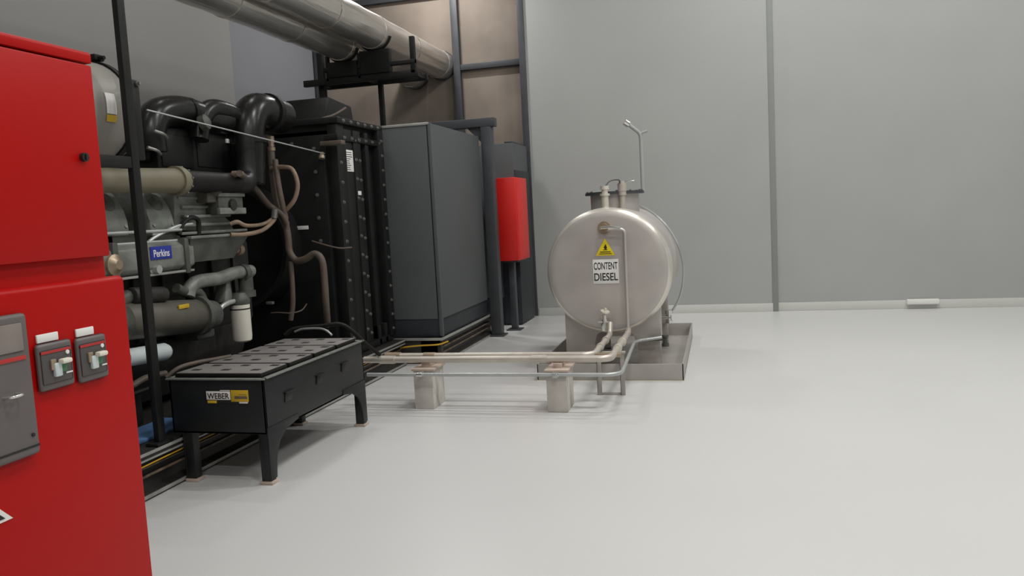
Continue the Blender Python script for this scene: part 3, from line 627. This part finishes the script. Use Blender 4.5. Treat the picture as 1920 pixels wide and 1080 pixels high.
MB().box((-1.06, 6.38, ZP-.026), (-.8, 6.44, ZP+.006), .004).build('cross_strap', 'brass', pq)
pr_ = thing('conduit', 'thin low steel conduit crossing in front of both pedestals', 'conduit', (-2, 6.05, .29))
MB().bends([(-2.9, 6.05, .31), (-.765, 6.05, .31), (-.80, 7.45, .335), (-.56, 7.58, .345)], .016, .14, 12).build('conduit_run', 'conduit_steel', pr_)
for x in (-2.43, -1.28): MB().cyl((x-.025, 6.05, .31), (x+.025, 6.05, .31), .021).build('coupling', 'chrome', pr_)
sd = thing('pipe_stand', 'low steel frame stand carrying the bent pipes before the tank', 'stand', (-.93, 6.7, 0))
for x in (-1.03, -.83): MB().box((x-.02, 6.67, 0), (x+.02, 6.675, .36), .001).box((x-.02, 6.67, 0), (x-.015, 6.71, .36), .001).build('leg', 'pan_steel', sd)
MB().box((-1.06, 6.66, .36), (-.80, 6.71, .378), .003).build('top_bar', 'pan_steel', sd)
MB().box((-1.02, 6.676, .0), (-.84, 6.712, .014), .002).build('bottom_bar', 'pan_steel', sd)

# ------------------------------------------------------------------ bund tray and diesel tank
bt = thing('bund_tray', 'open steel spill tray on the floor under the diesel tank', 'tray', (-1.03, 8.5, 0))
TX0, TX1, TY0, TY1 = -1.705, -.345, 7.22, 9.76
MB().box((TX0, TY0, 0), (TX1, TY1, .012)).build('bottom', 'pan_steel', bt)
for lo, hi in (((TX0, TY0, .0), (TX1, TY0+.012, .162)), ((TX0, TY1-.012, 0), (TX1, TY1, .162)), ((TX0, TY0, 0), (TX0+.012, TY1, .162)), ((TX1-.012, TY0, 0), (TX1, TY1, .162))):
    MB().box(lo, hi, .002).build('side', 'pan_steel', bt)
MB().box((TX0-.004, TY0-.003, 0), (TX1+.004, TY0, .01)).build('weld_bead', 'stainless_bright', bt)

TXc, TZc, TR = -1.04, 1.0, .60
TYa, TYb = 7.55, 9.2
tk = thing('fuel_tank', 'horizontal stainless steel diesel tank with white and yellow signs', 'tank', (TXc, 8.4, .012))
MB().lathe((TXc, TYa+.085, TZc), (0, 1, 0), [(0, TR), (TYb-TYa-.115, TR)], 72, cap=False).build('shell', 'stainless', tk)
MB().lathe((TXc, TYa, TZc), (0, 1, 0), [(-.012, .02), (-.010, TR*.5), (-.004, TR*.86), (.002, TR*.93), (.012, TR*.96), (.03, TR*.982), (.055, TR*.995), (.085, TR)], 96).build('front_head', 'stainless', tk)
MB().lathe((TXc, TYb, TZc), (0, -1, 0), [(-.04, .02), (-.03, TR*.5), (-.0, TR*.9), (.03, TR)], 72).build('rear_head', 'stainless', tk)
MB().lathe((TXc, TYa, TZc), (0, 1, 0), [(.006, TR*.945), (.010, TR*.966), (.026, TR*.988), (.052, TR+.002), (.075, TR+.006), (.1, TR+.006), (.112, TR)], 96, cap=False).build('front_rim', 'stainless_rim', tk, 'polished rim')
def saddle(y):
    n = 16; pts = [(TXc-.47, .012), (TXc-.47, .56)]
    R = TR-.004
    a0 = math.atan2(.56-TZc, -.47)
    a0 = -PI-a0 if a0 > 0 else a0
    th0 = math.acos(-.47/R); z0 = TZc-R*math.sin(th0)
    pts = [(TXc-.47, .012), (TXc-.47, z0)]
    for k in range(1, n): 
        t = -PI+(PI-th0)+(PI-2*(PI-th0))*k/n
        pts.append((TXc+R*math.cos(t), TZc+R*math.sin(t)))
    pts += [(TXc+.47, z0), (TXc+.47, .30), (TXc+.22, .30), (TXc+.20, .36), (TXc+.16, .385), (TXc-.12, .385), (TXc-.16, .36), (TXc-.18, .28), (TXc-.18, .012)]
    MB().prism(pts, 'y', y, y+.03, .002).build('saddle', 'stainless', tk)
    MB().box((TXc+.23, y+.12, .012), (TXc+.45, y+.3, .31), .004).build('saddle_foot', 'stainless', tk)
    MB().box((TXc-.48, y, .012), (TXc-.18, y+.14, .024)).box((TXc-.47, y+.03, .02), (TXc-.45, y+.14, z0)).build('saddle_foot', 'stainless', tk)
    MB().box((TXc+.45, y+.03, .3), (TXc+.47, y+.14, z0)).build('saddle_web', 'stainless', tk)
saddle(7.72); saddle(8.85)
# manhole
mh = MB().lathe((TXc+.0, 8.3, 1.5), (0, 0, 1), [(0, .25), (.235, .25)], 40).build('manhole_neck', 'stainless', tk)
MB().lathe((TXc, 8.3, 1.735), (0, 0, 1), [(0, .255), (0, .305), (.018, .305), (.018, .3), (.03, .3)], 40).build('flange', 'frame_steel', mh, 'dark flange')
for k in range(12):
    t = 2*PI*k/12+.2; c = Vector((TXc+.28*math.cos(t), 8.3+.28*math.sin(t), 1.76)); MB().cyl(c, c+Vector((0, 0, .016)), .011, seg=6).build('bolt', 'bolt_steel', mh)
# nozzle valves on top
q = P(1134, 385, 'y', 7.72)
v1 = MB().lathe((q.x, 7.75, 1.58), (0, 0, 1), [(0, .035), (.14, .035), (.14, .048), (.16, .048), (.16, .03), (.2, .03), (.2, .042), (.235, .042)], 20).build('top_nozzle', 'stainless_bright', tk, 'bright upright nozzle')
q2 = P(1167, 352, 'y', 8.05)
v2 = MB().lathe((q2.x, 8.02, 1.56), (0, 0, 1), [(0, .03), (.16, .03), (.16, .04), (.2, .04), (.2, .045), (.28, .045), (.28, .03), (.3, .03)], 20).build('top_nozzle', 'galvanised', tk, 'pale upright nozzle')
MB().box((q2.x-.01, 8.01, 1.85), (q2.x+.13, 8.03, 1.862), .003).build('valve_lever', 'chrome', v2)
MB().tube([(v1['_o'][0]*0+q.x, 7.75, 1.8), (q.x+.05, 7.8, 1.86), (q.x+.12, 7.92, 1.87), (q2.x-.02, 8.0, 1.83)], .007, 8).build('vent_hose', 'engine_mid', v1)
# vent pipe
vx = P(1203, 300, 'y', 8.45).x
vp = MB().bends([(vx, 8.45, 1.74), (vx, 8.45, 2.35), (vx-.135, 8.38, 2.465)], .019, .05).build('vent_pipe', 'wall_grey', tk, 'upright vent pipe with angled tip')
MB().lathe((vx-.115, 8.39, 2.448), (-.8, -.42, .62), [(0, .022), (0, .034), (.055, .034), (.055, .018)], 16).build('vent_cap', 'chrome', vp)
MB().cyl((vx, 8.45, 2.355), (vx+.07, 8.45, 2.375), .014).build('vent_stub', 'wall_grey', vp)
# sight tube looping round the right side
Yt = 8.7
tb_ = [P(1152, 371, 'y', 8.2), P(1172, 376, 'y', 8.4), P(1198, 385, 'y', 8.6), P(1226, 401, 'y', Yt), P(1250, 424, 'y', Yt), P(1269, 455, 'y', Yt), P(1280, 490, 'y', Yt), P(1281, 525, 'y', Yt), P(1274, 558, 'y', Yt), P(1262, 580, 'y', Yt), P(1254, 588, 'y', Yt)]
MB().tube(tb_, .0125, 10).build('sight_tube', 'conduit_steel', tk, 'thin tube curving round the tank')
q = P(1254, 590, 'y', Yt); MB().lathe(q+Vector((0, 0, -.09)), (0, 0, 1), [(0, .04), (.03, .04), (.03, .025), (.1, .025), (.1, .04), (.14, .04)], 16).cyl(q+Vector((-.2, 0, -.03)), q+Vector((.03, 0, -.03)), .025).build('sight_valve', 'chrome', tk)
# upper valve on the front
q = P(1133, 427, 'y', TYa)
v3 = MB().lathe((q.x, TYa+.0, q.z), (0, -1, 0), [(0, .06), (.02, .06), (.02, .045), (.07, .045), (.07, .02), (.1, .02)], 24).build('front_valve', 'brass', tk, 'brass valve with a chrome lever')
MB().tube([(q.x-.02, TYa-.1, q.z+.0), (q.x+.08, TYa-.11, q.z+.005), (q.x+.165, TYa-.11, q.z-.012)], .013, 10).build('lever', 'chrome', v3)
MB().bends([(q.x+.03, TYa-.05, q.z-.02), (-.86, TYa-.05, q.z-.02), (-.86, TYa-.075, .42)], .016, .05, 12).build('return_line', 'stainless', tk, 'upright grey line down the tank front')
# lower valve
q = P(1136, 592, 'y', TYa)
v4 = MB().cyl((q.x, TYa+.02, q.z), (q.x, TYa-.12, q.z), .028).lathe((q.x, TYa-.1, q.z-.13), (0, 0, 1), [(0, .03), (.04, .036), (.07, .036), (.07, .026), (.15, .026)], 16).build('drain_valve', 'chrome', tk, 'small chrome valve')
MB().lathe((q.x+.0, TYa-.1, q.z+.02), (.25, -.2, 1), [(0, .012), (.03, .012), (.03, .045), (.042, .045), (.042, .012), (.07, .012)], 16).box((q.x-.06, TYa-.12, q.z-.05), (q.x+.04, TYa-.1, q.z-.04), .003).build('hand_wheel', 'stainless_bright', v4)
MB().cyl((q.x, TYa-.1, q.z-.13), (-1.02, 7.42, .5), .022).build('down_pipe', 'galvanised', tk)
# side drain valve at the right foot
q = P(1248, 640, 'y', 7.7)
MB().cyl((q.x-.16, 7.62, q.z+.03), (q.x-.0, 7.66, q.z+.03), .014).lathe((q.x, 7.66, q.z-.04), (0, 0, 1), [(0, .035), (.03, .035), (.03, .022), (.09, .022), (.09, .032), (.11, .032)], 14).build('side_drain', 'engine_mid', tk)
# signs
a, b = P(1111, 487, 'y', TYa-.014), P(1161, 531, 'y', TYa-.014)
yS = TYa-.0125
sg = MB().box((a.x, yS-.003, b.z), (b.x, yS, a.z), .001).build('content_sign', 'label_white', tk, 'white sign with two lines of black lettering')
w = b.x-a.x; hh = a.z-b.z; cx = (a.x+b.x)/2
text('lettering', 'CONTENT', 'ink', sg, (cx, yS-.0032, b.z+hh*.73), (1, 0, 0), (0, 0, 1), w*.92, hh*.30)
text('lettering', 'DIESEL', 'ink', sg, (cx, yS-.0032, b.z+hh*.28), (1, 0, 0), (0, 0, 1), w*.92, hh*.32)
a, b, c = P(1134, 447, 'y', yS), P(1153, 479, 'y', yS), P(1117, 479, 'y', yS)
zb = (b.z+c.z)/2
s2 = MB().prism([(a.x, a.z), (b.x, zb), (c.x, zb)], 'y', yS-.003, yS).build('warning_sign', 'sign_yellow', tk, 'yellow triangular warning sign')
hh = a.z-zb
fl = MB().prism([(a.x-.004, zb+hh*.36), (a.x+.012, zb+hh*.36), (a.x+.018, zb+hh*.46), (a.x+.006, zb+hh*.66), (a.x-.004, zb+hh*.58), (a.x-.014, zb+hh*.48)], 'y', yS-.0045, yS-.003)
fl.box((a.x-.022, yS-.0045, zb+hh*.31), (a.x+.022, yS-.003, zb+hh*.345))
fl.build('symbol', 'ink', s2)
MB().box((a.x-.05, yS-.0045, zb+hh*.18), (a.x+.05, yS-.003, zb+hh*.23)).box((a.x-.06, yS-.0045, zb+hh*.08), (a.x+.06, yS-.003, zb+hh*.12)).build('print', 'ink', s2)

# ------------------------------------------------------------------ lights: rows of lamps under the ceiling
def lamp(x, y, w, sx=1.3, sy=.15, z=ZC-.25, col=(1, .99, .975)):
    l = bpy.data.lights.new('ceiling_lamp', 'AREA'); l.shape = 'RECTANGLE'; l.size = sx; l.size_y = sy; l.energy = w; l.color = col
    o = bpy.data.objects.new('ceiling_lamp', l); o.location = (x, y, z); C.objects.link(o)
for y, e0, e1 in ((-2.5, 74, 60), (1.5, 106, 86), (5.5, 124, 88), (9.5, 102, 76)):
    lamp(.8, y, e0); lamp(4.6, y, e1)
for y, e in ((2.6, 40), (6.8, 36)): lamp(-4.2, y, e)
lamp(-4.0, 10.95, 62, sx=.4, sy=.12, z=5.7)
w = bpy.data.worlds.new('world'); bpy.context.scene.world = w; w.use_nodes = True
w.node_tree.nodes['Background'].inputs[0].default_value = (.5, .5, .5, 1); w.node_tree.nodes['Background'].inputs[1].default_value = .2
vs = bpy.context.scene.view_settings
vs.view_transform = 'Standard'; vs.look = 'None'; vs.exposure = .08; vs.gamma = 1; vs.use_curve_mapping = False
for o in list(bpy.data.objects):
    if '_o' in o: del o['_o']
